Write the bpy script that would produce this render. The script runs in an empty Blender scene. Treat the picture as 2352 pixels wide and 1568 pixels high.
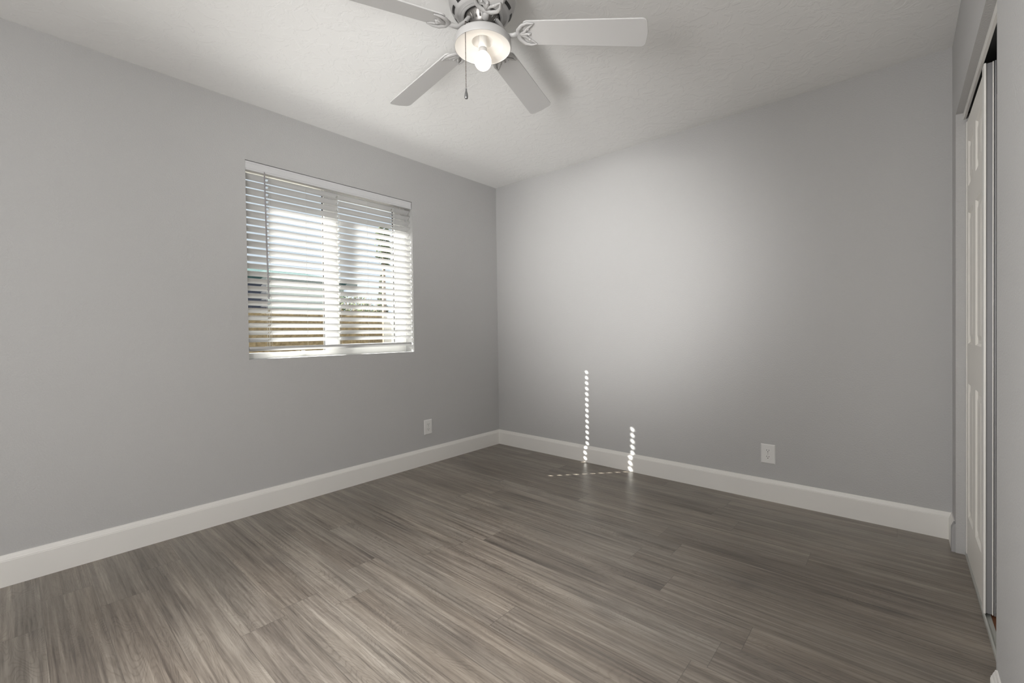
import bpy, bmesh, math, random
from mathutils import Vector, Matrix

scene = bpy.context.scene
col = scene.collection
random.seed(7)

# ------------------------------------------------------------------ camera
W = 3.119          # closet wall plane x
H = 2.44           # ceiling height
cam_data = bpy.data.cameras.new('camera')
cam = bpy.data.objects.new('camera', cam_data)
col.objects.link(cam)
CP = Vector((2.9194, -3.0566, 1.0618))
YAW, PITCH, ROLL, FPX = -0.71132, -0.01312, -0.01302, 1010.334
fw = Vector((math.sin(YAW) * math.cos(PITCH), math.cos(YAW) * math.cos(PITCH), math.sin(PITCH)))
rt = Vector((math.cos(YAW), -math.sin(YAW), 0.0))
up = rt.cross(fw)
rt, up = math.cos(ROLL) * rt + math.sin(ROLL) * up, -math.sin(ROLL) * rt + math.cos(ROLL) * up
cam.matrix_world = Matrix(((rt.x, up.x, -fw.x, CP.x), (rt.y, up.y, -fw.y, CP.y), (rt.z, up.z, -fw.z, CP.z), (0, 0, 0, 1)))
cam_data.sensor_width = 36.0
cam_data.lens = FPX * 36.0 / 2352.0
cam_data.shift_x = -19.08 / 2352.0
cam_data.shift_y = -7.49 / 2352.0
cam_data.clip_start = 0.02
scene.camera = cam

# ------------------------------------------------------------------ light
scene.view_settings.view_transform = 'Standard'
scene.view_settings.look = 'None'
scene.view_settings.gamma = 1.0
scene.view_settings.use_curve_mapping = False
scene.view_settings.exposure = 0.0

world = bpy.data.worlds.new('world')
scene.world = world
world.use_nodes = True
wb = world.node_tree.nodes['Background']
wb.inputs[0].default_value = (0.80, 0.89, 1.0, 1)
wb.inputs[1].default_value = 0.95

sun_d = bpy.data.lights.new('sun', 'SUN')
sun_d.energy = 46.0
sun_d.angle = math.radians(0.53)
sun_d.color = (1.0, 0.965, 0.91)
sun = bpy.data.objects.new('sun', sun_d)
col.objects.link(sun)
sun.location = (-6, -6, 6)
SUN = Vector((0.918, 1.0, -0.95)).normalized()
sun.rotation_euler = SUN.to_track_quat('-Z', 'Y').to_euler()

# invented fill light, unseen behind the camera, brightens the whole room
lamp_d = bpy.data.lights.new('room_fill', 'POINT')
lamp_d.energy = 70.0
lamp_d.shadow_soft_size = 0.28
lamp_d.color = (1.0, 0.99, 0.975)
lamp = bpy.data.objects.new('room_fill', lamp_d)
col.objects.link(lamp)
lamp.location = (2.35, -3.60, 1.25)

# added fill spot beside it, makes the glow on the far wall
spot_d = bpy.data.lights.new('far_wall_fill', 'SPOT')
spot_d.energy = 430.0
spot_d.shadow_soft_size = 0.40
spot_d.spot_size = math.radians(38)
spot_d.spot_blend = 1.0
spot_d.color = (1.0, 0.985, 0.97)
spot = bpy.data.objects.new('far_wall_fill', spot_d)
col.objects.link(spot)
spot.location = (2.45, -3.75, 1.70)
spot.rotation_euler = (Vector((1.24, 0.0, 1.47)) - Vector(spot.location)).to_track_quat('-Z', 'Y').to_euler()

# wide made-up fill spot, left behind the camera, lifts the closet wall
wide_d = bpy.data.lights.new('closet_fill', 'SPOT')
wide_d.energy = 125.0
wide_d.shadow_soft_size = 0.25
wide_d.spot_size = math.radians(62)
wide_d.spot_blend = 1.0
wide_d.color = (1.0, 0.99, 0.975)
wide = bpy.data.objects.new('closet_fill', wide_d)
col.objects.link(wide)
wide.location = (1.15, -4.0, 1.45)
wide.rotation_euler = (Vector((3.12, -1.95, 1.40)) - Vector(wide.location)).to_track_quat('-Z', 'Y').to_euler()

# uplighter: invented spot behind the camera, brightens the ceiling along the window wall
upl_d = bpy.data.lights.new('ceiling_fill', 'SPOT')
upl_d.energy = 165.0
upl_d.shadow_soft_size = 0.40
upl_d.spot_size = math.radians(54)
upl_d.spot_blend = 1.0
upl_d.color = (1.0, 0.995, 0.98)
upl = bpy.data.objects.new('ceiling_fill', upl_d)
col.objects.link(upl)
upl.location = (1.75, -3.55, 0.55)
upl.rotation_euler = (Vector((0.62, -1.05, 2.44)) - Vector(upl.location)).to_track_quat('-Z', 'Y').to_euler()

# added spot behind the camera, imitates the window's sheen on the floor
pool_d = bpy.data.lights.new('floor_fill', 'SPOT')
pool_d.energy = 270.0
pool_d.shadow_soft_size = 0.30
pool_d.spot_size = math.radians(50)
pool_d.spot_blend = 1.0
pool_d.color = (1.0, 0.99, 0.975)
pool = bpy.data.objects.new('floor_fill', pool_d)
col.objects.link(pool)
pool.location = (1.95, -3.75, 1.9)
pool.rotation_euler = (Vector((1.62, -2.42, 0.0)) - Vector(pool.location)).to_track_quat('-Z', 'Y').to_euler()

try:
    scene.cycles.max_bounces = 14
    scene.cycles.diffuse_bounces = 8
    scene.cycles.transparent_max_bounces = 16
    scene.cycles.sample_clamp_indirect = 6.0
    scene.cycles.use_denoising = True
    scene.cycles.caustics_reflective = False
    scene.cycles.caustics_refractive = False
except Exception:
    pass

# ------------------------------------------------------------------ helpers
def tag(o, label=None, cat=None, group=None, kind=None):
    if label: o['label'] = label
    if cat: o['category'] = cat
    if group: o['group'] = group
    if kind: o['kind'] = kind
    return o

def empty(name, loc=(0, 0, 0)):
    o = bpy.data.objects.new(name, None)
    o.location = loc
    o.empty_display_size = 0.05
    col.objects.link(o)
    return o

def obj(name, bm, mat, parent=None, smooth=False, bevel=0.0, weld=False):
    if weld:
        bmesh.ops.remove_doubles(bm, verts=bm.verts, dist=1e-5)
    bmesh.ops.recalc_face_normals(bm, faces=bm.faces)
    me = bpy.data.meshes.new(name)
    bm.to_mesh(me)
    bm.free()
    for m in (mat if isinstance(mat, (list, tuple)) else [mat]):
        me.materials.append(m)
    if smooth:
        for p in me.polygons:
            p.use_smooth = True
    o = bpy.data.objects.new(name, me)
    col.objects.link(o)
    if parent:
        o.parent = parent
        o.matrix_parent_inverse = Matrix.Translation(-Vector(parent.location)) if parent.parent is None else Matrix.Identity(4)
    if bevel:
        md = o.modifiers.new('bevel', 'BEVEL')
        md.width = bevel
        md.segments = 2
        md.limit_method = 'ANGLE'
    if smooth:
        try:
            md = o.modifiers.new('wn', 'WEIGHTED_NORMAL')
        except Exception:
            pass
    return o

def bmnew():
    return bmesh.new()

def box(bm, x0, x1, y0, y1, z0, z1, mi=0):
    v = [bm.verts.new((x, y, z)) for x in (x0, x1) for y in (y0, y1) for z in (z0, z1)]
    for f in ((0, 1, 3, 2), (4, 6, 7, 5), (0, 4, 5, 1), (2, 3, 7, 6), (0, 2, 6, 4), (1, 5, 7, 3)):
        fc = bm.faces.new([v[i] for i in f])
        fc.material_index = mi
    return v

def quad(bm, pts, mi=0):
    f = bm.faces.new([bm.verts.new(p) for p in pts])
    f.material_index = mi
    return f

def lathe(bm, prof, cx, cy, n=48, mi=0, caps=False):
    """profile of (r, z) turned about the vertical axis at cx, cy"""
    rings = []
    for r, z in prof:
        if r < 1e-6:
            rings.append([bm.verts.new((cx, cy, z))])
        else:
            rings.append([bm.verts.new((cx + r * math.cos(2 * math.pi * k / n), cy + r * math.sin(2 * math.pi * k / n), z)) for k in range(n)])
    for a, b in zip(rings, rings[1:]):
        for k in range(n):
            k2 = (k + 1) % n
            if len(a) == 1 and len(b) == 1:
                continue
            if len(a) == 1:
                f = bm.faces.new((a[0], b[k], b[k2]))
            elif len(b) == 1:
                f = bm.faces.new((a[k], b[0], a[k2]))
            else:
                f = bm.faces.new((a[k], b[k], b[k2], a[k2]))
            f.material_index = mi

def tube(bm, pts, rad, n=8, mi=0, flat=1.0, upv=None):
    """swept tube through pts; rad a number or list; flat squashes the section along the local up"""
    pts = [Vector(p) for p in pts]
    rads = rad if isinstance(rad, (list, tuple)) else [rad] * len(pts)
    rings = []
    ref = Vector(upv) if upv is not None else Vector((0, 0, 1))
    for i, p in enumerate(pts):
        t = (pts[min(i + 1, len(pts) - 1)] - pts[max(i - 1, 0)]).normalized()
        rf = ref if abs(t.dot(ref)) < 0.95 else Vector((1, 0, 0))
        s = t.cross(rf).normalized()
        u = s.cross(t).normalized()
        rings.append([bm.verts.new(p + rads[i] * (math.cos(2 * math.pi * k / n) * s + flat * math.sin(2 * math.pi * k / n) * u)) for k in range(n)])
    for a, b in zip(rings, rings[1:]):
        for k in range(n):
            f = bm.faces.new((a[k], a[(k + 1) % n], b[(k + 1) % n], b[k]))
            f.material_index = mi
    for r in (rings[0], rings[-1]):
        f = bm.faces.new(r)
        f.material_index = mi

def ball(bm, c, r, seg=10, rings=6, sz=1.0):
    bmesh.ops.create_uvsphere(bm, u_segments=seg, v_segments=rings, radius=r, matrix=Matrix.Translation(c) @ Matrix.Diagonal((1, 1, sz, 1)))

# ------------------------------------------------------------------ materials
def mat(name, color=(0.8, 0.8, 0.8), rough=0.5, metal=0.0, spec=0.5):
    m = bpy.data.materials.new(name)
    m.use_nodes = True
    b = m.node_tree.nodes['Principled BSDF']
    b.inputs['Base Color'].default_value = (*color, 1)
    b.inputs['Roughness'].default_value = rough
    b.inputs['Metallic'].default_value = metal
    b.inputs['Specular IOR Level'].default_value = spec
    return m

class NT:
    def __init__(s, m):
        s.t = m.node_tree
        s.b = s.t.nodes['Principled BSDF']
    def n(s, typ, **kw):
        nd = s.t.nodes.new(typ)
        for k, v in kw.items():
            setattr(nd, k, v)
        return nd
    def l(s, a, b):
        s.t.links.new(a, b)
    def m(s, op, a, b=None, c=None):
        nd = s.n('ShaderNodeMath', operation=op)
        for i, v in enumerate((a, b, c)):
            if v is None:
                continue
            if isinstance(v, (int, float)):
                nd.inputs[i].default_value = v
            else:
                s.l(v, nd.inputs[i])
        return nd.outputs[0]
    def vec(s, x, y, z=0.0):
        nd = s.n('ShaderNodeCombineXYZ')
        for i, v in enumerate((x, y, z)):
            if isinstance(v, (int, float)):
                nd.inputs[i].default_value = v
            else:
                s.l(v, nd.inputs[i])
        return nd.outputs[0]
    def noise(s, vec, scale, detail=2.0, rough=0.5, dist=0.0):
        nd = s.n('ShaderNodeTexNoise')
        nd.inputs['Scale'].default_value = scale
        nd.inputs['Detail'].default_value = detail
        nd.inputs['Roughness'].default_value = rough
        nd.inputs['Distortion'].default_value = dist
        if vec is not None:
            s.l(vec, nd.inputs['Vector'])
        return nd.outputs[0]
    def ramp(s, fac, stops):
        nd = s.n('ShaderNodeValToRGB')
        el = nd.color_ramp.elements
        while len(el) < len(stops):
            el.new(0.5)
        for e, (p, c) in zip(el, stops):
            e.position = p
            e.color = (*c, 1) if len(c) == 3 else c
        s.l(fac, nd.inputs[0])
        return nd.outputs[0]
    def mix(s, fac, a, b, blend='MIX'):
        nd = s.n('ShaderNodeMix', data_type='RGBA', blend_type=blend)
        for i, v in ((0, fac), (6, a), (7, b)):
            if isinstance(v, (int, float)):
                nd.inputs[i].default_value = v
            elif isinstance(v, tuple):
                nd.inputs[i].default_value = (*v, 1)
            else:
                s.l(v, nd.inputs[i])
        return nd.outputs[2]
    def bump(s, h, strength, dist):
        nd = s.n('ShaderNodeBump')
        nd.inputs['Strength'].default_value = strength
        nd.inputs['Distance'].default_value = dist
        s.l(h, nd.inputs['Height'])
        s.l(nd.outputs[0], s.b.inputs['Normal'])
    def obco(s):
        return s.n('ShaderNodeTexCoord').outputs['Object']

def paint(name, color, rough, scale, strength, dist, knock=False, spec=0.3):
    m = mat(name, color, rough, spec=spec)
    N = NT(m)
    co = N.obco()
    h = N.noise(co, scale, 3.0, 0.55)
    if knock:
        big = N.noise(co, scale * 0.32, 4.0, 0.6, 0.8)
        h = N.m('ADD', N.ramp(big, [(0.46, (0, 0, 0)), (0.54, (1, 1, 1))]), N.m('MULTIPLY', h, 0.35))
    else:
        h = N.ramp(h, [(0.35, (0, 0, 0)), (0.65, (1, 1, 1))])
    var = N.noise(co, 1.3, 2.0)
    c2 = tuple(c * 0.965 for c in color)
    N.l(N.mix(var, color, c2), N.b.inputs['Base Color'])
    N.bump(h, strength, dist)
    return m

M = {}
M['wall'] = paint('wall_paint', (0.500, 0.497, 0.494), 0.75, 135, 0.26, 0.003)
M['ceiling'] = paint('ceiling_paint', (0.84, 0.838, 0.828), 0.85, 40, 0.22, 0.004, knock=True)
M['trim'] = paint('trim_paint', (0.80, 0.785, 0.755), 0.38, 30, 0.03, 0.001, spec=0.45)
M['door'] = paint('door_paint', (0.80, 0.775, 0.73), 0.42, 60, 0.03, 0.001, spec=0.45)
M['enamel'] = mat('shade_grey_enamel', (0.46, 0.455, 0.45), 0.40)  # white fan paint, greyed to carry its shade
M['blade'] = mat('blade_white', (0.56, 0.555, 0.55), 0.45)
M['vinyl'] = mat('white_vinyl', (0.80, 0.80, 0.78), 0.40)
M['slat'] = mat('blind_slat_white', (0.52, 0.52, 0.52), 0.38)
M['valance'] = mat('valance_white', (0.62, 0.62, 0.63), 0.45)
M['cord'] = mat('cord_white', (0.62, 0.63, 0.62), 0.8)
M['wand'] = mat('wand_grey', (0.30, 0.29, 0.30), 0.25)
M['plastic'] = mat('outlet_plastic', (0.74, 0.735, 0.72), 0.35)
M['slot'] = mat('outlet_slot', (0.02, 0.02, 0.02), 0.6)
M['dark'] = mat('dark_metal', (0.035, 0.035, 0.035), 0.5, 0.4)
M['motor'] = mat('motor_metal', (0.25, 0.24, 0.23), 0.35, 0.8)
M['chain'] = mat('chain_bronze', (0.07, 0.055, 0.045), 0.45, 0.2)
M['chrome'] = mat('fob_metal', (0.14, 0.14, 0.14), 0.3, 0.5)
M['steel'] = mat('track_metal', (0.52, 0.53, 0.50), 0.45, 0.3)
M['channel'] = mat('door_channel_grey', (0.26, 0.26, 0.27), 0.4, 0.2)
M['brown'] = mat('bare_wood', (0.13, 0.045, 0.015), 0.7)
M['gasket'] = mat('window_gasket', (0.05, 0.05, 0.05), 0.7)
M['pan'] = mat('pan_white', (0.80, 0.79, 0.77), 0.45)

def glass_mat():
    m = bpy.data.materials.new('window_glass')
    m.use_nodes = True
    t = m.node_tree
    t.nodes.clear()
    out = t.nodes.new('ShaderNodeOutputMaterial')
    mx = t.nodes.new('ShaderNodeMixShader')
    tr = t.nodes.new('ShaderNodeBsdfTransparent')
    tr.inputs[0].default_value = (0.93, 0.96, 0.95, 1)
    gl = t.nodes.new('ShaderNodeBsdfGlossy')
    gl.inputs['Roughness'].default_value = 0.02
    mx.inputs[0].default_value = 0.06
    t.links.new(tr.outputs[0], mx.inputs[1])
    t.links.new(gl.outputs[0], mx.inputs[2])
    t.links.new(mx.outputs[0], out.inputs[0])
    return m
M['glass'] = glass_mat()

def bulb_mat():
    m = mat('lit_bulb', (0.9, 0.9, 0.88), 0.4)
    b = m.node_tree.nodes['Principled BSDF']
    b.inputs['Emission Color'].default_value = (1.0, 0.88, 0.74, 1)
    b.inputs['Emission Strength'].default_value = 6.0
    return m
M['bulb'] = bulb_mat()

def floor_mat():
    m = mat('vinyl_plank', (0.2, 0.17, 0.15), 0.42, spec=0.85)
    N = NT(m)
    sp = N.n('ShaderNodeSeparateXYZ')
    N.l(N.obco(), sp.inputs[0])
    x, y = sp.outputs[0], sp.outputs[1]
    PW, PL = 0.150, 1.22
    yy = N.m('DIVIDE', N.m('ADD', y, 2.694 + 3.0), PW)
    row = N.m('FLOOR', yy)
    fy = N.m('FRACT', yy)
    wn = N.n('ShaderNodeTexWhiteNoise', noise_dimensions='1D')
    N.l(row, wn.inputs['W'])
    xx = N.m('ADD', N.m('DIVIDE', N.m('ADD', x, 7.0), PL), wn.outputs[0])
    cl = N.m('FLOOR', xx)
    fx = N.m('FRACT', xx)
    wn2 = N.n('ShaderNodeTexWhiteNoise', noise_dimensions='3D')
    N.l(N.vec(cl, row, 3.0), wn2.inputs['Vector'])
    rnd = wn2.outputs[0]
    sh = N.m('MULTIPLY', rnd, 57.0)
    # fine streaks along the plank
    g1 = N.noise(N.vec(N.m('ADD', N.m('MULTIPLY', x, 2.6), sh), N.m('MULTIPLY', y, 100.0), sh), 1.0, 5.0, 0.65, 0.3)
    # cloudy grey/brown variation
    cloud = N.noise(N.vec(N.m('ADD', N.m('MULTIPLY', x, 1.6), sh), N.m('MULTIPLY', y, 6.0), sh), 1.0, 3.0, 0.55)
    # knots
    vo = N.n('ShaderNodeTexVoronoi', feature='F1')
    vo.inputs['Scale'].default_value = 1.0
    N.l(N.vec(N.m('ADD', N.m('MULTIPLY', x, 2.6), sh), N.m('MULTIPLY', y, 6.4), sh), vo.inputs['Vector'])
    kd = N.m('ADD', vo.outputs['Distance'], N.m('MULTIPLY', N.m('SUBTRACT', g1, 0.5), 0.12))
    knot = N.ramp(kd, [(0.02, (1, 1, 1)), (0.24, (0, 0, 0))])
    soft = N.ramp(vo.outputs['Distance'], [(0.0, (1, 1, 1)), (0.45, (0, 0, 0))])
    ksel = N.n('ShaderNodeSeparateColor')
    N.l(vo.outputs['Color'], ksel.inputs[0])
    knot = N.m('MULTIPLY', knot, N.m('GREATER_THAN', ksel.outputs[0], 0.55))
    soft = N.m('MULTIPLY', soft, N.m('GREATER_THAN', ksel.outputs[0], 0.55))
    # cathedral growth rings: contour lines of a slow noise, bent around the knots
    warp = N.noise(N.vec(N.m('ADD', N.m('MULTIPLY', x, 1.15), sh), N.m('MULTIPLY', y, 8.0), sh), 1.0, 2.0, 0.5, 0.5)
    warp = N.m('ADD', warp, N.m('MULTIPLY', soft, 0.22))
    warp = N.m('ADD', warp, N.m('MULTIPLY', N.noise(N.vec(N.m('MULTIPLY', x, 9.0), N.m('MULTIPLY', y, 40.0), sh), 1.0, 2.0), 0.030))
    rings = N.m('FRACT', N.m('MULTIPLY', warp, 54.0))
    rings = N.m('ABSOLUTE', N.m('SUBTRACT', rings, 0.5))
    ringsel = N.ramp(N.noise(N.vec(N.m('ADD', N.m('MULTIPLY', x, 1.3), sh), N.m('MULTIPLY', y, 9.0), 5.0), 1.0, 2.0), [(0.40, (0.25, 0.25, 0.25)), (0.60, (1, 1, 1))])
    pores = N.noise(N.vec(N.m('ADD', N.m('MULTIPLY', x, 14.0), sh), N.m('MULTIPLY', y, 210.0), sh), 1.0, 2.0, 0.6)
    pores = N.ramp(pores, [(0.52, (0, 0, 0)), (0.70, (1, 1, 1))])
    g2 = N.noise(N.vec(N.m('ADD', N.m('MULTIPLY', x, 1.1), sh), N.m('MULTIPLY', y, 32.0), sh), 1.0, 3.0, 0.55, 0.5)
    t = N.m('ADD', N.m('ADD', N.m('MULTIPLY', g1, 0.46), N.m('MULTIPLY', g2, 0.30)), N.m('MULTIPLY', cloud, 0.24))
    base = N.ramp(t, [(0.37, (0.085, 0.070, 0.058)), (0.46, (0.168, 0.142, 0.118)), (0.54, (0.240, 0.207, 0.173)), (0.63, (0.335, 0.296, 0.252))])
    ln = N.m('MULTIPLY', N.ramp(rings, [(0.0, (1, 1, 1)), (0.22, (0, 0, 0))]), ringsel)
    greyer = N.noise(N.vec(N.m('ADD', N.m('MULTIPLY', x, 0.8), sh), N.m('MULTIPLY', y, 5.0), 11.0), 1.0, 3.0)
    base = N.mix(N.ramp(greyer, [(0.40, (0, 0, 0)), (0.62, (0.7, 0.7, 0.7))]), base, N.mix(1.0, base, (0.88, 0.91, 0.945), 'MULTIPLY'))
    base = N.mix(N.m('MULTIPLY', ln, 0.5), base, N.mix(1.0, base, (0.58, 0.55, 0.52), 'MULTIPLY'))
    base = N.mix(N.m('MULTIPLY', pores, 0.5), base, N.mix(1.0, base, (0.60, 0.57, 0.54), 'MULTIPLY'))
    base = N.mix(N.m('MULTIPLY', knot, 0.72), base, (0.070, 0.058, 0.052))
    tint = N.ramp(rnd, [(0.0, (0.88, 0.86, 0.845)), (0.5, (1.0, 0.985, 0.965)), (1.0, (1.13, 1.13, 1.12))])
    base = N.mix(1.0, base, tint, 'MULTIPLY')
    ey = N.m('MINIMUM', fy, N.m('SUBTRACT', 1.0, fy))
    ex = N.m('MINIMUM', fx, N.m('SUBTRACT', 1.0, fx))
    gap = N.m('MAXIMUM', N.m('LESS_THAN', ey, 0.0045), N.m('LESS_THAN', ex, 0.0008))
    base = N.mix(N.m('MULTIPLY', gap, 0.55), base, (0.05, 0.042, 0.036))
    N.l(base, N.b.inputs['Base Color'])
    rr = N.m('ADD', 0.24, N.m('MULTIPLY', g1, 0.16))
    N.l(rr, N.b.inputs['Roughness'])
    hgt = N.m('SUBTRACT', N.m('ADD', N.m('MULTIPLY', g1, 0.5), N.m('MULTIPLY', ln, -0.6)), gap)
    N.bump(hgt, 0.35, 0.0014)
    return m
M['floor'] = floor_mat()

def speckle(name, c1, c2, scale, rough=0.9):
    m = mat(name, c1, rough, spec=0.2)
    N = NT(m)
    n = N.noise(N.obco(), scale, 4.0, 0.65)
    N.l(N.ramp(n, [(0.35, c2), (0.65, c1)]), N.b.inputs['Base Color'])
    N.bump(n, 0.4, 0.01)
    return m
M['block'] = speckle('tan_block', (0.125, 0.098, 0.056), (0.055, 0.040, 0.021), 26)
M['gravel'] = speckle('tan_gravel', (0.14, 0.125, 0.105), (0.10, 0.085, 0.07), 20)
M['stucco'] = speckle('pale_stucco', (0.48, 0.56, 0.56), (0.44, 0.52, 0.52), 30)
M['navy'] = speckle('navy_wall_shade', (0.045, 0.055, 0.085), (0.035, 0.042, 0.07), 30)  # navy colour stands for shade on part of the house wall
M['shingle'] = speckle('teal_shingle', (0.035, 0.075, 0.075), (0.022, 0.055, 0.055), 9)
M['white_stucco'] = speckle('white_stucco', (0.78, 0.77, 0.74), (0.72, 0.71, 0.68), 40)
M['leaf'] = speckle('leaf_green', (0.10, 0.13, 0.055), (0.05, 0.075, 0.03), 12)
M['twig'] = mat('twig', (0.20, 0.16, 0.12), 0.9)
M['patch'] = paint('grey_paint_patch', (0.40, 0.395, 0.40), 0.7, 80, 0.2, 0.002)

# ------------------------------------------------------------------ room shell
def structure(name, bm, m, parent=None, **kw):
    o = obj(name, bm, m, parent, **kw)
    if parent is None:
        o['kind'] = 'structure'
    return o

YB = -4.30           # back wall plane (behind the camera)
HY = -4.40
WX0, WX1 = -0.16, 0.0
WYL, WYR, WZB, WZT = -2.133, -0.961, 0.921, 2.103
CJ0, CJ1, CJZ = -1.312, -0.171, 2.045     # closet opening
CT = 0.12                                 # closet wall thickness
CD = 0.75                                 # closet depth

bm = bmnew()
box(bm, -0.02, W + CD + 0.1, HY - 0.1, 0.02, -0.06, 0.0)
structure('floor', bm, M['floor'])
bm = bmnew()
box(bm, -0.02, W + CD + 0.1, HY - 0.1, 0.02, H, H + 0.08)
structure('ceiling', bm, M['ceiling'])

bm = bmnew()      # window wall with its opening
box(bm, WX0, WX1, YB - 0.12, WYL, 0, H)
box(bm, WX0, WX1, WYR, 0.0, 0, H)
box(bm, WX0, WX1, WYL, WYR, 0, WZB)
box(bm, WX0, WX1, WYL, WYR, WZT, H)
structure('wall_left', bm, M['wall'])
bm = bmnew()
box(bm, WX0, W + CD + 0.1, 0.0, 0.12, 0, H)
structure('wall_far', bm, M['wall'])
bm = bmnew()
box(bm, W, W + CT, CJ1, 0.0, 0, H)
box(bm, W, W + CT, YB, CJ0, 0, H)
box(bm, W, W + CT, CJ0, CJ1, CJZ, H)
structure('wall_right', bm, M['wall'])
bm = bmnew()
box(bm, W + CD, W + CD + 0.1, CJ0 - 0.2, 0.0, 0, H)
box(bm, W + CT, W + CD, CJ0 - 0.3, CJ0 - 0.2, 0, H)
structure('wall_closet', bm, M['wall'])
bm = bmnew()
box(bm, WX0, W + CT, YB - 0.12, YB, 0, H)
structure('wall_back', bm, M['wall'])

# baseboards: extruded profile
BH = 0.134
PROF = [(0.0, 0.0), (0.014, 0.0), (0.014, 0.1085), (0.0128, 0.110), (0.0128, 0.1135), (0.0105, 0.117), (0.0085, 0.124), (0.0060, 0.1285), (0.0045, BH), (0.0, BH)]
def baseboard(name, p0, p1, nrm, m0=0.0, m1=0.0, mt='trim'):
    """run from p0 to p1 (xy), nrm = direction into the room, m0/m1 = mitre factor at each end"""
    bm = bmnew()
    p0, p1, nrm = Vector(p0), Vector(p1), Vector(nrm)
    d = (p1 - p0).normalized()
    rings = []
    for p, mm, s in ((p0, m0, 1), (p1, m1, -1)):
        ring = []
        for t, z in PROF:
            q = p + nrm * t + d * (s * mm * t)
            ring.append(bm.verts.new((q.x, q.y, z)))
        rings.append(ring)
    n = len(PROF)
    for k in range(n):
        bm.faces.new((rings[0][k], rings[0][(k + 1) % n], rings[1][(k + 1) % n], rings[1][k]))
    bm.faces.new(rings[0])
    bm.faces.new(rings[1])
    return structure(name, bm, M[mt])
baseboard('baseboard_left', (0, 0), (0, YB), (1, 0), 1, 1)
baseboard('baseboard_far', (0, 0), (W, 0), (0, -1), 1, 1)
baseboard('baseboard_right', (W, 0), (W, -0.128), (-1, 0), 1, 0)
baseboard('baseboard_right_end', (W, -0.128), (W, -0.1665), (-1, 0), 0, 0, 'patch')
baseboard('baseboard_right_near', (W, -1.335), (W, YB), (-1, 0), 0, 1)
baseboard('baseboard_back', (0, YB), (W, YB), (0, 1), 1, 1)

# ------------------------------------------------------------------ window
win = empty('window_1', (WX0 + 0.02, (WYL + WYR) / 2, WZB))
win['kind'] = 'structure'
FX0, FX1 = -0.155, -0.105
MY0, MY1 = -1.615, -1.517
bm = bmnew()
box(bm, FX0, FX1, WYL, WYR, WZB, WZB + 0.034)
box(bm, FX0, FX1, WYL, WYR, WZT - 0.034, WZT)
box(bm, FX0, FX1, WYL, WYL + 0.034, WZB + 0.034, WZT - 0.034)
box(bm, FX0, FX1, WYR - 0.040, WYR, WZB + 0.034, WZT - 0.034)
obj('window_frame', bm, M['vinyl'], win, bevel=0.002)
bm = bmnew()
box(bm, FX0 + 0.005, FX1 - 0.002, MY0, MY1, WZB + 0.034, WZT - 0.034)
obj('meeting_stile', bm, M['vinyl'], win, bevel=0.002)
bm = bmnew()   # sliding sash on the right
sy0, sy1, sz0, sz1 = MY1, WYR - 0.040, WZB + 0.034, WZT - 0.034
box(bm, FX0 + 0.012, FX1 - 0.006, sy0, sy1, sz0, sz0 + 0.040)
box(bm, FX0 + 0.012, FX1 - 0.006, sy0, sy1, sz1 - 0.040, sz1)
box(bm, FX0 + 0.012, FX1 - 0.006, sy1 - 0.050, sy1, sz0 + 0.04, sz1 - 0.04)
obj('sash', bm, M['vinyl'], win, bevel=0.002)
bm = bmnew()
for gy in (MY0 - 0.006, sy1 - 0.058):
    box(bm, -0.137, -0.128, gy, gy + 0.008, sz0, sz1)
obj('gasket', bm, M['gasket'], win)
for nm, a, b in (('pane', WYL + 0.034, MY0), ('pane', MY1, sy1 - 0.05)):
    bm = bmnew()
    quad(bm, [(-0.134, a, sz0), (-0.134, b, sz0), (-0.134, b, sz1), (-0.134, a, sz1)])
    obj(nm, bm, M['glass'], win)
bm = bmnew()
box(bm, FX1, FX1 + 0.010, -1.80, -1.755, WZB + 0.012, WZB + 0.026)
box(bm, FX1 + 0.004, FX1 + 0.022, -1.790, -1.770, WZB + 0.016, WZB + 0.040)
obj('latch', bm, M['vinyl'], win, bevel=0.003)

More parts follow.
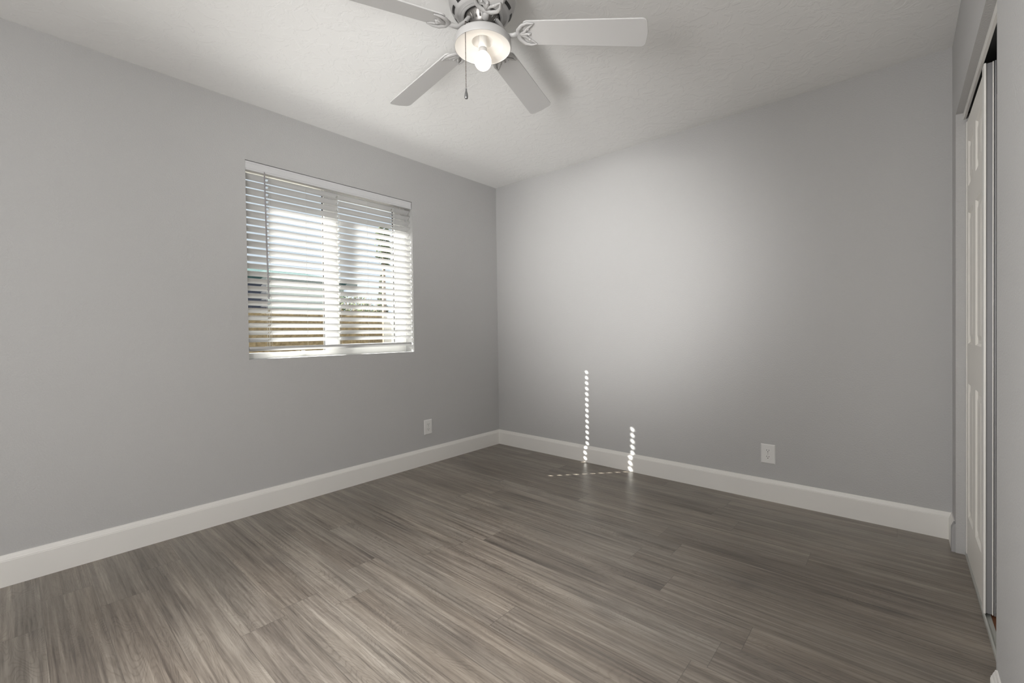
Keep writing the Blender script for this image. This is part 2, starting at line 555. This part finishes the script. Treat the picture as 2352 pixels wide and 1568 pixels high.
# ------------------------------------------------------------------ blind
blind = empty('window_blind', (-0.035, (WYL + WYR) / 2, WZT))
tag(blind, 'white horizontal slat blind with grey tilt wand hung inside the window opening', 'window blind')
BX = -0.036
BY0, BY1 = WYL + 0.006, WYR - 0.012
LAD = (-2.005, -1.556, -1.121)
SW, TILT, ST = 0.046, math.radians(32), 0.0028
PITCHZ, Z0 = 0.0446, 1.0365
def slat_bm(y0, y1, holes=True):
    """curved slat along y with route holes, laid flat about x=0,z=0"""
    bm = bmnew()
    ss = [-SW / 2, -0.016, -0.0095, 0.0, 0.0095, 0.016, SW / 2]
    ys = [y0]
    for l in LAD:
        ys += [l - 0.0075, l + 0.0075]
    ys.append(y1)
    def pt(s, y, side):
        z = 0.0022 * (1 - (s / (SW / 2)) ** 2)
        return (s, y, z + side * ST / 2)
    g = {}
    for side in (-1, 1):
        for i, s in enumerate(ss):
            for j, y in enumerate(ys):
                g[(i, j, side)] = bm.verts.new(pt(s, y, side))
    def hole(i, j):
        return holes and j % 2 == 1 and i in (2, 3)
    ni, nj = len(ss) - 1, len(ys) - 1
    for side in (-1, 1):
        for i in range(ni):
            for j in range(nj):
                if not hole(i, j):
                    f = (g[(i, j, side)], g[(i + 1, j, side)], g[(i + 1, j + 1, side)], g[(i, j + 1, side)])
                    bm.faces.new(f)
    def wallf(a, b):
        bm.faces.new((g[(*a, -1)], g[(*b, -1)], g[(*b, 1)], g[(*a, 1)]))
    for j in range(nj):
        wallf((0, j), (0, j + 1))
        wallf((ni, j), (ni, j + 1))
    for i in range(ni):
        wallf((i, 0), (i + 1, 0))
        wallf((i, nj), (i + 1, nj))
    if holes:
        for j in (1, 3, 5):
            wallf((2, j), (2, j + 1)); wallf((4, j), (4, j + 1))
            for i in (2, 3):
                wallf((i, j), (i + 1, j)); wallf((i, j + 1), (i + 1, j + 1))
    return bm
proto = None
for k in range(23):
    if proto is None:
        bm = slat_bm(BY0, BY1)
        o = proto = obj('slat', bm, M['slat'])
        for p in o.data.polygons:
            p.use_smooth = False
    else:
        o = proto.copy()
        col.objects.link(o)
    o.parent = blind
    o.matrix_parent_inverse = Matrix.Translation(-Vector(blind.location))
    o.location = (BX, 0, Z0 + PITCHZ * k)
    o.rotation_euler = (0, -TILT, 0)
bm = bmnew()     # bottom rail, tilted like the slats
box(bm, -0.026, 0.026, BY0, BY1, -0.008, 0.008)
o = obj('bottom_rail', bm, M['slat'], blind, bevel=0.004)
o.location = (BX, 0, 0.982)
o.rotation_euler = (0, -math.radians(16), 0)
bm = bmnew()
box(bm, -0.062, -0.016, BY0, BY1, 2.052, WZT - 0.004)
obj('headrail', bm, M['slat'], blind, bevel=0.002)
bm = bmnew()     # valance with a moulded face
vp = [(-0.012, 2.046), (-0.001, 2.046), (0.001, 2.050), (0.001, 2.055), (-0.002, 2.058), (-0.002, 2.085), (0.0005, 2.090), (0.0005, 2.098), (-0.012, 2.098)]
r0 = [bm.verts.new((x, WYL + 0.001, z)) for x, z in vp]
r1 = [bm.verts.new((x, WYR - 0.008, z)) for x, z in vp]
for k in range(len(vp)):
    bm.faces.new((r0[k], r0[(k + 1) % len(vp)], r1[(k + 1) % len(vp)], r1[k]))
bm.faces.new(r0); bm.faces.new(r1)
obj('valance', bm, M['valance'], blind)
ct, st = math.cos(TILT), math.sin(TILT)
for ly in LAD:
    bm = bmnew()
    for s in (1, -1):
        for dy in (0.005, -0.005):
            x = BX + s * (SW / 2 + 0.0015) * ct
            tube(bm, [(x, ly + dy, 0.985), (x, ly + dy, 2.055)], 0.0006, 5)
    for k in range(23):
        z = Z0 + PITCHZ * k
        a = Vector((BX + SW / 2 * ct, ly + 0.005, z + SW / 2 * st - 0.003))
        b = Vector((BX - SW / 2 * ct, ly - 0.005, z - SW / 2 * st - 0.003))
        tube(bm, [a, b], 0.0006, 5)
    obj('ladder_cord', bm, M['cord'], blind)
for ly in (-1.781, -1.344):
    bm = bmnew()
    x = BX + (SW / 2 + 0.002) * ct
    tube(bm, [(x, ly, 0.990), (x, ly, 2.055)], 0.0006, 5)
    obj('lift_cord', bm, M['cord'], blind)
bm = bmnew()
tube(bm, [(0.004, -2.031, 2.040), (0.006, -2.026, 1.60), (0.008, -2.021, 1.285)], 0.0042, 8)
tube(bm, [(0.004, -2.031, 2.036), (0.004, -2.031, 2.052), (-0.014, -2.031, 2.056)], 0.002, 6)
obj('tilt_wand', bm, M['wand'], blind)

# ------------------------------------------------------------------ closet
bm = bmnew()     # fascia board hiding the door track
box(bm, W + 0.025, W + 0.0335, CJ0, CJ1, 2.014, CJZ)
structure('trim_1', bm, M['trim'])
bm = bmnew()     # overhead track, coloured dark to stand for shade in the gap
box(bm, W + 0.0355, W + 0.112, CJ0, CJ1, 2.038, CJZ)
structure('trim_2', bm, M['dark'])
bm = bmnew()     # floor track
TX = W + 0.033
box(bm, TX, TX + 0.084, CJ0, CJ1, 0.0, 0.004)
box(bm, TX - 0.002, TX + 0.003, CJ0, CJ1, 0.0, 0.015)
box(bm, TX + 0.038, TX + 0.044, CJ0, CJ1, 0.004, 0.013)
box(bm, TX + 0.080, TX + 0.086, CJ0, CJ1, 0.0, 0.013)
box(bm, TX + 0.020, TX + 0.036, CJ0, CJ1, 0.004, 0.006, 1)
box(bm, TX + 0.046, TX + 0.060, CJ0, CJ1, 0.004, 0.006, 1)
structure('trim_3', bm, [M['steel'], M['brown']])

def sliding_door(name, x0, y0, y1):
    """six-panel door between y0 (near) and y1 (far); front face at x0, facing -x"""
    t, z0, z1 = 0.027, 0.018, 1.991
    root = empty(name, (x0, (y0 + y1) / 2, z0))
    root['kind'] = 'structure'
    fr = 0.045
    a, b = y0 + fr, y1 - 0.020
    bm = bmnew()
    wd = b - a
    cs = [a, a + 0.045, a + 0.045 + (wd - 0.17) / 2, a + 0.125 + (wd - 0.17) / 2, b - 0.045, b]
    zs = [z0, 0.20, 0.805, 0.985, 1.575, 1.690, 1.895, z1]
    for i in range(5):
        for j in range(7):
            ya, yb, za, zb = cs[i], cs[i + 1], zs[j], zs[j + 1]
            if i in (1, 3) and j in (1, 3, 5):
                loops = []
                for ins, dep in ((0.0, 0.0), (0.008, 0.007), (0.020, 0.008), (0.042, 0.002)):
                    loops.append([bm.verts.new((x0 + dep, ya + ins if u == 0 else yb - ins, za + ins if v == 0 else zb - ins)) for u, v in ((0, 0), (1, 0), (1, 1), (0, 1))])
                for p, q in zip(loops, loops[1:]):
                    for k in range(4):
                        bm.faces.new((p[k], p[(k + 1) % 4], q[(k + 1) % 4], q[k]))
                bm.faces.new(loops[-1])
            else:
                quad(bm, [(x0, ya, za), (x0, yb, za), (x0, yb, zb), (x0, ya, zb)])
    quad(bm, [(x0 + t, a, z0), (x0 + t, b, z0), (x0 + t, b, z1), (x0 + t, a, z1)])
    quad(bm, [(x0, a, z0), (x0 + t, a, z0), (x0 + t, b, z0), (x0, b, z0)])
    quad(bm, [(x0, a, z1), (x0 + t, a, z1), (x0 + t, b, z1), (x0, b, z1)])
    quad(bm, [(x0, b, z0), (x0 + t, b, z0), (x0 + t, b, z1), (x0, b, z1)])
    quad(bm, [(x0, a, z0), (x0 + t, a, z0), (x0 + t, a, z1), (x0, a, z1)])
    obj('door_panel', bm, M['door'], root, weld=True)
    # near edge: metal pull channel, U-shaped in section, white flange; shade painted in as a grey web
    bm = bmnew()
    box(bm, x0 - 0.003, x0 + 0.003, y0, y0 + fr, z0 - 0.004, z1 + 0.016)
    box(bm, x0 + t - 0.008, x0 + t - 0.005, y0 + 0.001, y0 + 0.0075, z0 - 0.004, z1 + 0.016)
    obj('edge_flange', bm, M['trim'], root, bevel=0.001)
    bm = bmnew()
    box(bm, x0 + 0.003, x0 + t - 0.003, y0 + 0.008, y0 + 0.012, z0 - 0.004, z1 + 0.016)
    box(bm, x0 + t - 0.003, x0 + t + 0.001, y0, y0 + fr, z0 - 0.004, z1 + 0.016)
    obj('edge_channel', bm, M['channel'], root)
    bm = bmnew()
    box(bm, x0 - 0.002, x0 + t, y1 - 0.020, y1, z0 - 0.004, z1 + 0.004)
    obj('edge_strip', bm, M['trim'], root, bevel=0.001)
    return root
sliding_door('door_1', W + 0.035, -0.752, CJ1 - 0.002)
sliding_door('door_2', W + 0.078, CJ0 + 0.002, -0.735)

# ------------------------------------------------------------------ outlets
def outlet(name, loc, axis, label):
    """axis 'x': on the window wall facing +x; axis 'y': on the far wall facing -y"""
    root = empty(name, loc)
    tag(root, label, 'wall outlet', 'duplex wall outlets')
    def xf(bm):
        # local frame: u across, w up, n out of the wall
        for v in bm.verts:
            u, n, w = v.co
            if axis == 'x':
                v.co = (loc[0] + n, loc[1] + u, loc[2] + w)
            else:
                v.co = (loc[0] + u, loc[1] - n, loc[2] + w)
        return bm
    hw, hh = 0.0395, 0.0595
    bm = bmnew()
    l0 = [bm.verts.new((sx * hw, 0.0, sz * hh)) for sx, sz in ((-1, -1), (1, -1), (1, 1), (-1, 1))]
    l1 = [bm.verts.new((sx * hw, 0.003, sz * hh)) for sx, sz in ((-1, -1), (1, -1), (1, 1), (-1, 1))]
    l2 = [bm.verts.new((sx * (hw - 0.005), 0.0065, sz * (hh - 0.005))) for sx, sz in ((-1, -1), (1, -1), (1, 1), (-1, 1))]
    for p, q in ((l0, l1), (l1, l2)):
        for k in range(4):
            bm.faces.new((p[k], p[(k + 1) % 4], q[(k + 1) % 4], q[k]))
    bm.faces.new(l2); bm.faces.new(l0)
    obj('cover_plate', xf(bm), M['plastic'], root)
    for s in (1, -1):
        cz = s * 0.0195
        bm = bmnew()
        pts = []
        for k in range(28):
            a = 2 * math.pi * k / 28
            pts.append((max(-0.0168, min(0.0168, 0.0175 * math.cos(a))), cz + max(-0.0125, min(0.0125, 0.0165 * math.sin(a)))))
        b0 = [bm.verts.new((u, 0.004, w)) for u, w in pts]
        b1 = [bm.verts.new((u, 0.0076, w)) for u, w in pts]
        for k in range(28):
            bm.faces.new((b0[k], b0[(k + 1) % 28], b1[(k + 1) % 28], b1[k]))
        bm.faces.new(b1)
        rc = obj('receptacle', xf(bm), M['plastic'], root)
        bm = bmnew()
        box(bm, -0.0075, -0.0052, 0.0070, 0.0080, cz - 0.0005, cz + 0.0085)
        box(bm, 0.0052, 0.0075, 0.0070, 0.0080, cz + 0.0005, cz + 0.0080)
        pts = [(0.0026 * math.cos(2 * math.pi * k / 14), cz - 0.0062 + 0.0026 * math.sin(2 * math.pi * k / 14)) for k in range(14)]
        c0 = [bm.verts.new((u, 0.0070, w)) for u, w in pts]
        c1 = [bm.verts.new((u, 0.0080, w)) for u, w in pts]
        for k in range(14):
            bm.faces.new((c0[k], c0[(k + 1) % 14], c1[(k + 1) % 14], c1[k]))
        bm.faces.new(c1)
        so = obj('slots', xf(bm), M['slot'], root)
        so.parent = rc
        so.matrix_parent_inverse = rc.matrix_parent_inverse.copy()
        so.matrix_parent_inverse = Matrix.Identity(4)
    bm = bmnew()
    pts = [(0.0024 * math.cos(2 * math.pi * k / 12), 0.0024 * math.sin(2 * math.pi * k / 12)) for k in range(12)]
    c0 = [bm.verts.new((u, 0.006, w)) for u, w in pts]
    c1 = [bm.verts.new((u, 0.0073, w)) for u, w in pts]
    for k in range(12):
        bm.faces.new((c0[k], c0[(k + 1) % 12], c1[(k + 1) % 12], c1[k]))
    bm.faces.new(c1)
    obj('screw', xf(bm), M['channel'], root)
    return root
outlet('wall_outlet', (0.0, -0.840, 0.301), 'x', 'white duplex wall outlet below and right of the blind-covered window')
outlet('wall_outlet', (2.302, 0.0, 0.290), 'y', 'white duplex wall outlet low on the far wall, right of the sunlight dots')

# ------------------------------------------------------------------ ceiling fan
FXC, FYC, ZH = 1.664, -1.806, 2.27
fan = empty('ceiling_fan', (FXC, FYC, H))
tag(fan, 'white five-blade ceiling fan with one bare lit bulb and a pull chain', 'ceiling fan')
bm = bmnew()     # housing with grooved bowl
lathe(bm, [(0.0, H), (0.118, H), (0.124, H - 0.006), (0.126, H - 0.020), (0.130, 2.395), (0.132, 2.372), (0.128, 2.352), (0.119, 2.336),
           (0.105, 2.322), (0.098, 2.317), (0.096, 2.3185), (0.093, 2.315), (0.091, 2.3165), (0.088, 2.313), (0.086, 2.3145), (0.080, 2.3115), (0.074, 2.311), (0.070, 2.314), (0.070, 2.335), (0.0, 2.335)], FXC, FYC, 64)
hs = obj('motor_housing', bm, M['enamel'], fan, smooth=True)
for k in range(10):     # vent slots in the lower shoulder of the housing
    bm = bmnew()
    a0 = 2 * math.pi * k / 10 + 0.1
    for q in range(6):
        a, b = a0 + 0.066 * q, a0 + 0.066 * (q + 1)
        r0, z0, r1, z1 = 0.1182, 2.3336, 0.1100, 2.3255
        quad(bm, [(FXC + r0 * math.cos(a), FYC + r0 * math.sin(a), z0), (FXC + r0 * math.cos(b), FYC + r0 * math.sin(b), z0),
                  (FXC + r1 * math.cos(b), FYC + r1 * math.sin(b), z1), (FXC + r1 * math.cos(a), FYC + r1 * math.sin(a), z1)])
    vs = obj('vent_slot', bm, M['dark'], hs, weld=True)
    vs.matrix_parent_inverse = Matrix.Identity(4)
bm = bmnew()     # exposed rotor
lathe(bm, [(0.0, 2.330), (0.064, 2.330), (0.066, 2.312), (0.060, 2.296), (0.048, 2.288), (0.046, 2.268), (0.0, 2.268)], FXC, FYC, 40)
for k in range(20):
    a = 2 * math.pi * k / 20
    c, s = math.cos(a), math.sin(a)
    tube(bm, [(FXC + 0.050 * c, FYC + 0.050 * s, 2.288), (FXC + 0.064 * c, FYC + 0.064 * s, 2.302)], 0.003, 6)
obj('rotor', bm, M['motor'], fan, smooth=True)
# blades (angle, tip height)
BL = [(29.05, 2.1626), (106.2, 2.2373), (176.9, 2.2017), (249.6, 2.232), (321.5, 2.205)]
RT, RR, BW0, BW1, BT = 0.631, 0.166, 0.104, 0.118, 0.0055
PIT = math.radians(-14)
for ang, zt in BL:
    a = math.radians(ang)
    d = Vector((math.cos(a), math.sin(a), 0))
    nrm = Vector((-d.y, d.x, 0))
    z_root = zt + (ZH - 0.012 - zt) * 0.72
    slope = (zt - z_root) / (RT - RR)
    ax = Vector((d.x, d.y, slope)).normalized()
    tr = (nrm * math.cos(PIT) + Vector((0, 0, 1)) * math.sin(PIT)).normalized()
    upn = ax.cross(tr).normalized()
    if upn.z < 0: upn = -upn
    root_p = Vector((FXC, FYC, 0)) + d * RR + Vector((0, 0, z_root))
    L = (RT - RR) / math.sqrt(1 / (1 + slope * slope)) 
    L = math.sqrt((RT - RR) ** 2 + (zt - z_root) ** 2)
    def P(s, t, h=0.0):
        return root_p + ax * s + tr * t + upn * h
    # outline: rounded rectangle, softer at the tip
    out = []
    def corner(cs, ct, r, a0, a1, n=7):
        for q in range(n):
            th = math.radians(a0 + (a1 - a0) * q / (n - 1))
            out.append((cs + r * math.cos(th), ct + r * math.sin(th)))
    corner(0.022, -BW0 / 2 + 0.022, 0.022, 180, 270)
    corner(L - 0.022, -BW1 / 2 + 0.021, 0.021, 270, 350)
    out.append((L + 0.003, 0.0))
    corner(L - 0.022, BW1 / 2 - 0.021, 0.021, 10, 90)
    corner(0.022, BW0 / 2 - 0.022, 0.022, 90, 180)
    bm = bmnew()
    lo = [bm.verts.new(P(s, t, -BT / 2)) for s, t in out]
    hi = [bm.verts.new(P(s, t, BT / 2)) for s, t in out]
    n = len(out)
    for k in range(n):
        bm.faces.new((lo[k], lo[(k + 1) % n], hi[(k + 1) % n], hi[k]))
    bm.faces.new(lo); bm.faces.new(hi)
    bl = obj('blade', bm, M['blade'], fan, bevel=0.0012)
    # cast bracket: arm, crescent and three prongs lying under the blade root
    bm = bmnew()
    hub = Vector((FXC, FYC, 0))
    def S(r, z):
        return hub + d * r + Vector((0, 0, z))
    jn = P(-0.018, 0, -0.004)
    zj = jn.z
    tube(bm, [S(0.046, 2.300), S(0.062, 2.292), S(0.076, 2.272), S(0.090, zj + 0.012), S(0.106, zj - 0.002), S(0.126, zj - 0.003), jn], [0.012, 0.012, 0.011, 0.011, 0.011, 0.011, 0.013], 10, flat=0.7)
    cres = [P(0.0490, 0.044, -0.007), P(0.0245, 0.047, -0.008), P(0.0028, 0.040, -0.009), P(-0.016, 0.020, -0.008), P(-0.020, 0.0, -0.007),
            P(-0.016, -0.020, -0.008), P(0.0028, -0.040, -0.009), P(0.0245, -0.047, -0.008), P(0.0490, -0.044, -0.007)]
    tube(bm, cres, [0.003, 0.006, 0.008, 0.009, 0.010, 0.009, 0.008, 0.006, 0.003], 8, flat=0.7)
    for sgn in (1, -1):
        tube(bm, [P(-0.012, 0.0, -0.007), P(0.0084, sgn * 0.010, -0.007), P(0.0210, sgn * 0.024, -0.007), P(0.0350, sgn * 0.034, -0.006), P(0.0462, sgn * 0.043, -0.006)], [0.007, 0.006, 0.006, 0.005, 0.003], 8, flat=0.7)
    tube(bm, [P(-0.010, 0.0, -0.007), P(0.0140, 0.0, -0.007), P(0.0308, 0.0, -0.006)], [0.008, 0.007, 0.004], 8, flat=0.7)
    for t in (-0.022, 0.0, 0.022):
        ball(bm, P(0.0238, t, -0.008), 0.0045, 8, 5)
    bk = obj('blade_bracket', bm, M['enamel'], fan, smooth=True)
    bk.parent = bl
    bk.matrix_parent_inverse = Matrix.Identity(4)
bm = bmnew()     # switch cup and light pan
lathe(bm, [(0.0, 2.268), (0.040, 2.268), (0.046, 2.262), (0.050, 2.246), (0.056, 2.238), (0.100, 2.231), (0.109, 2.227), (0.113, 2.220), (0.1135, 2.197),
           (0.1125, 2.1945), (0.110, 2.1945)], FXC, FYC, 72)
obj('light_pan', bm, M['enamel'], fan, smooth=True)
bm = bmnew()
lathe(bm, [(0.110, 2.1945), (0.108, 2.197), (0.083, 2.204), (0.079, 2.208), (0.060, 2.2155), (0.044, 2.218), (0.042, 2.221), (0.042, 2.243), (0.0, 2.243)], FXC, FYC, 72)
obj('pan_reflector', bm, M['pan'], fan, smooth=True)['label'] = 'white reflector dish around the bulb'
bm = bmnew()
lathe(bm, [(0.0, 2.243), (0.0175, 2.243), (0.0175, 2.196), (0.0165, 2.194), (0.0, 2.194)], FXC, FYC, 28)
obj('bulb_socket', bm, M['pan'], fan, smooth=True)
bm = bmnew()
lathe(bm, [(0.0, 2.1945), (0.0155, 2.1945), (0.0165, 2.186), (0.0175, 2.176)], FXC, FYC, 28)
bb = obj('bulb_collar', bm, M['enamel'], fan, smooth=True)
bm = bmnew()
pr = [(0.0175, 2.176), (0.022, 2.170)]
for k in range(0, 13):
    th = math.radians(48 - 138 * k / 12)
    pr.append((0.0335 * math.cos(th), 2.143 + 0.0345 * math.sin(th)))
pr[-1] = (0.0, pr[-1][1])
lathe(bm, pr, FXC, FYC, 32)
obj('light_bulb', bm, M['bulb'], fan, smooth=True)
# pull chain
chp = Vector((FXC + 0.095 * 0.709 - 0.065 * 0.757, FYC - 0.095 * 0.705 - 0.065 * 0.653, 0))
bm = bmnew()
inner = Vector((FXC, FYC, 2.25)) + (Vector((chp.x, chp.y, 2.25)) - Vector((FXC, FYC, 2.25))) * 0.42
tube(bm, [inner, (chp.x * 0.5 + inner.x * 0.5, chp.y * 0.5 + inner.y * 0.5, 2.243), (chp.x, chp.y, 2.236)], 0.0015, 6)
z = 2.234
while z > 1.985:
    ball(bm, (chp.x, chp.y, z), 0.0021, 6, 4)
    z -= 0.0052
ch = obj('pull_chain', bm, M['chain'], fan)
bm = bmnew()
lathe(bm, [(0.0, 1.986), (0.0025, 1.984), (0.003, 1.976), (0.0055, 1.966), (0.0068, 1.955), (0.0060, 1.947), (0.0, 1.945)], chp.x, chp.y, 16)
fo = obj('chain_fob', bm, M['chrome'], fan, smooth=True)
fo.parent = ch
fo.matrix_parent_inverse = Matrix.Identity(4)

# ------------------------------------------------------------------ outside the window
GZ = -0.15
bm = bmnew()
box(bm, -30, WX0, -14, 24, GZ - 0.1, GZ)
structure('ground', bm, M['gravel'])
bm = bmnew()     # own roof overhang: shades the top of the window
box(bm, -0.66, WX0, -9, 6, 2.475, 2.50)
box(bm, -0.68, -0.655, -9, 6, 2.475, 2.63)
structure('eave', bm, M['white_stucco'])
bm = bmnew()
box(bm, WX0 - 0.02, WX0, YB - 4, WYL, GZ, H)
box(bm, WX0 - 0.02, WX0, WYR, 4, GZ, H)
box(bm, WX0 - 0.02, WX0, WYL, WYR, GZ, WZB)
box(bm, WX0 - 0.02, WX0, WYL, WYR, WZT, H)
structure('wall_outside', bm, M['white_stucco'])

bm = bmnew()
box(bm, -3.15, -3.0, -8, 0.62, GZ, 1.40)
fence = tag(obj('block_fence', bm, M['block']), 'tan block fence seen through the lower slats of the blind', 'fence')
bm = bmnew()
vv = [(-3.02, 0.66, GZ), (-0.95, 0.66, GZ), (-0.95, 0.66, 1.20), (-1.7, 0.66, 1.38), (-3.02, 0.66, 1.38)]
f0 = [bm.verts.new(v) for v in vv]
f1 = [bm.verts.new((x, y + 0.15, z)) for x, y, z in vv]
for k in range(5):
    bm.faces.new((f0[k], f0[(k + 1) % 5], f1[(k + 1) % 5], f1[k]))
bm.faces.new(f0); bm.faces.new(f1)
tag(obj('garden_wall', bm, M['white_stucco']), 'low white stucco wall glaring in the sun behind the right side of the blind', 'garden wall')

house = empty('neighbor_house', (-10, 0, GZ))
tag(house, 'neighbouring house with teal roof seen through the left half of the blind', 'house')
bm = bmnew()
box(bm, -14, -8.25, 0.87, 2.75, GZ, 2.45)
obj('wall', bm, M['stucco'], house)
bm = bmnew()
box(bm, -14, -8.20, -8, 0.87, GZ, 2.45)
obj('shaded_wall', bm, M['navy'], house)['label'] = 'wall section with its shade coloured dark navy'
bm = bmnew()
e = [(-8, 3.0, 2.42), (-8, -8.5, 2.60), (-14.3, -8.5, 2.60), (-14.3, 3.0, 2.42)]
rdg = [(-11.1, 1.3, 3.15), (-11.1, -6, 3.25)]
ev = [bm.verts.new(v) for v in e]
el = [bm.verts.new((x, y, z - 0.12)) for x, y, z in e]
rv = [bm.verts.new(v) for v in rdg]
bm.faces.new((ev[0], ev[1], rv[1], rv[0])); bm.faces.new((ev[1], ev[2], rv[1])); bm.faces.new((ev[2], ev[3], rv[0], rv[1])); bm.faces.new((ev[3], ev[0], rv[0]))
for k in range(4):
    bm.faces.new((ev[k], ev[(k + 1) % 4], el[(k + 1) % 4], el[k]))
bm.faces.new(el)
obj('roof', bm, M['shingle'], house)

def leaf_cloud(bm, c, rx, ry, rz, n, size, cone=False):
    for _ in range(n):
        while True:
            p = Vector((random.uniform(-1, 1), random.uniform(-1, 1), random.uniform(-1, 1)))
            if p.length < 1:
                break
        k = 1.0
        if cone:
            k = max(0.08, (1 - p.z) / 2)
        q = Vector((c[0] + p.x * rx * k, c[1] + p.y * ry * k, c[2] + p.z * rz))
        n1 = Vector((random.gauss(0, 1), random.gauss(0, 1), random.gauss(0, 1))).normalized()
        t1 = n1.orthogonal().normalized() * size * random.uniform(0.6, 1.2)
        t2 = n1.cross(t1).normalized() * size * 0.45
        bm.faces.new([bm.verts.new(q + v) for v in (t1, t2, -t1, -t2)])

def tree(name, x, y, ztrunk, crown, label, cat, cone=False, n=900, size=0.05, group=None):
    root = empty(name, (x, y, GZ))
    tag(root, label, cat, group)
    bm = bmnew()
    tube(bm, [(x, y, GZ), (x + 0.03, y, ztrunk)], [0.07, 0.03], 8)
    obj('trunk', bm, M['twig'], root)
    bm = bmnew()
    for c in crown:
        leaf_cloud(bm, c[:3], c[3], c[4], c[5], n, size, cone)
    obj('foliage', bm, M['leaf'], root)
tree('cypress_tree', -8.0, 3.72, 2.2, [(-8.0, 3.72, 1.65, 0.32, 0.32, 1.08)], 'dark conical tree rising behind the fence, right pane of the window', 'tree', cone=True, n=2600, size=0.06)
tree('tall_tree', -6.4, 2.78, 3.1, [(-6.4, 2.80, 3.15, 0.16, 0.20, 0.55)], 'tall tree with sparse leaves at the upper right of the blind', 'tree', n=700, size=0.05)
for i, (bx, by, bz, br, lb) in enumerate(((-4.3, 0.85, 1.58, 0.28, 'straggly bush behind the fence, nearest the middle of the window'),
                                          (-5.2, 1.62, 1.54, 0.25, 'straggly bush behind the fence, between the other bush and the conical tree'))):
    root = empty('shrub', (bx, by, GZ))
    tag(root, lb, 'shrub', 'straggly bushes behind the fence')
    bm = bmnew()
    for q in range(34):
        a = random.uniform(0, 2 * math.pi)
        r = br * random.uniform(0.3, 1.3)
        tube(bm, [(bx, by, GZ), (bx + 0.5 * r * math.cos(a), by + 0.5 * r * math.sin(a), bz - 0.35), (bx + r * math.cos(a), by + r * math.sin(a), bz + random.uniform(-0.1, 0.25))], [0.012, 0.008, 0.004], 5)
    obj('stems', bm, M['twig'], root)
    bm = bmnew()
    leaf_cloud(bm, (bx, by, bz - 0.1), br * 1.2, br * 1.3, 0.28, 500, 0.03)
    obj('foliage', bm, M['leaf'], root)
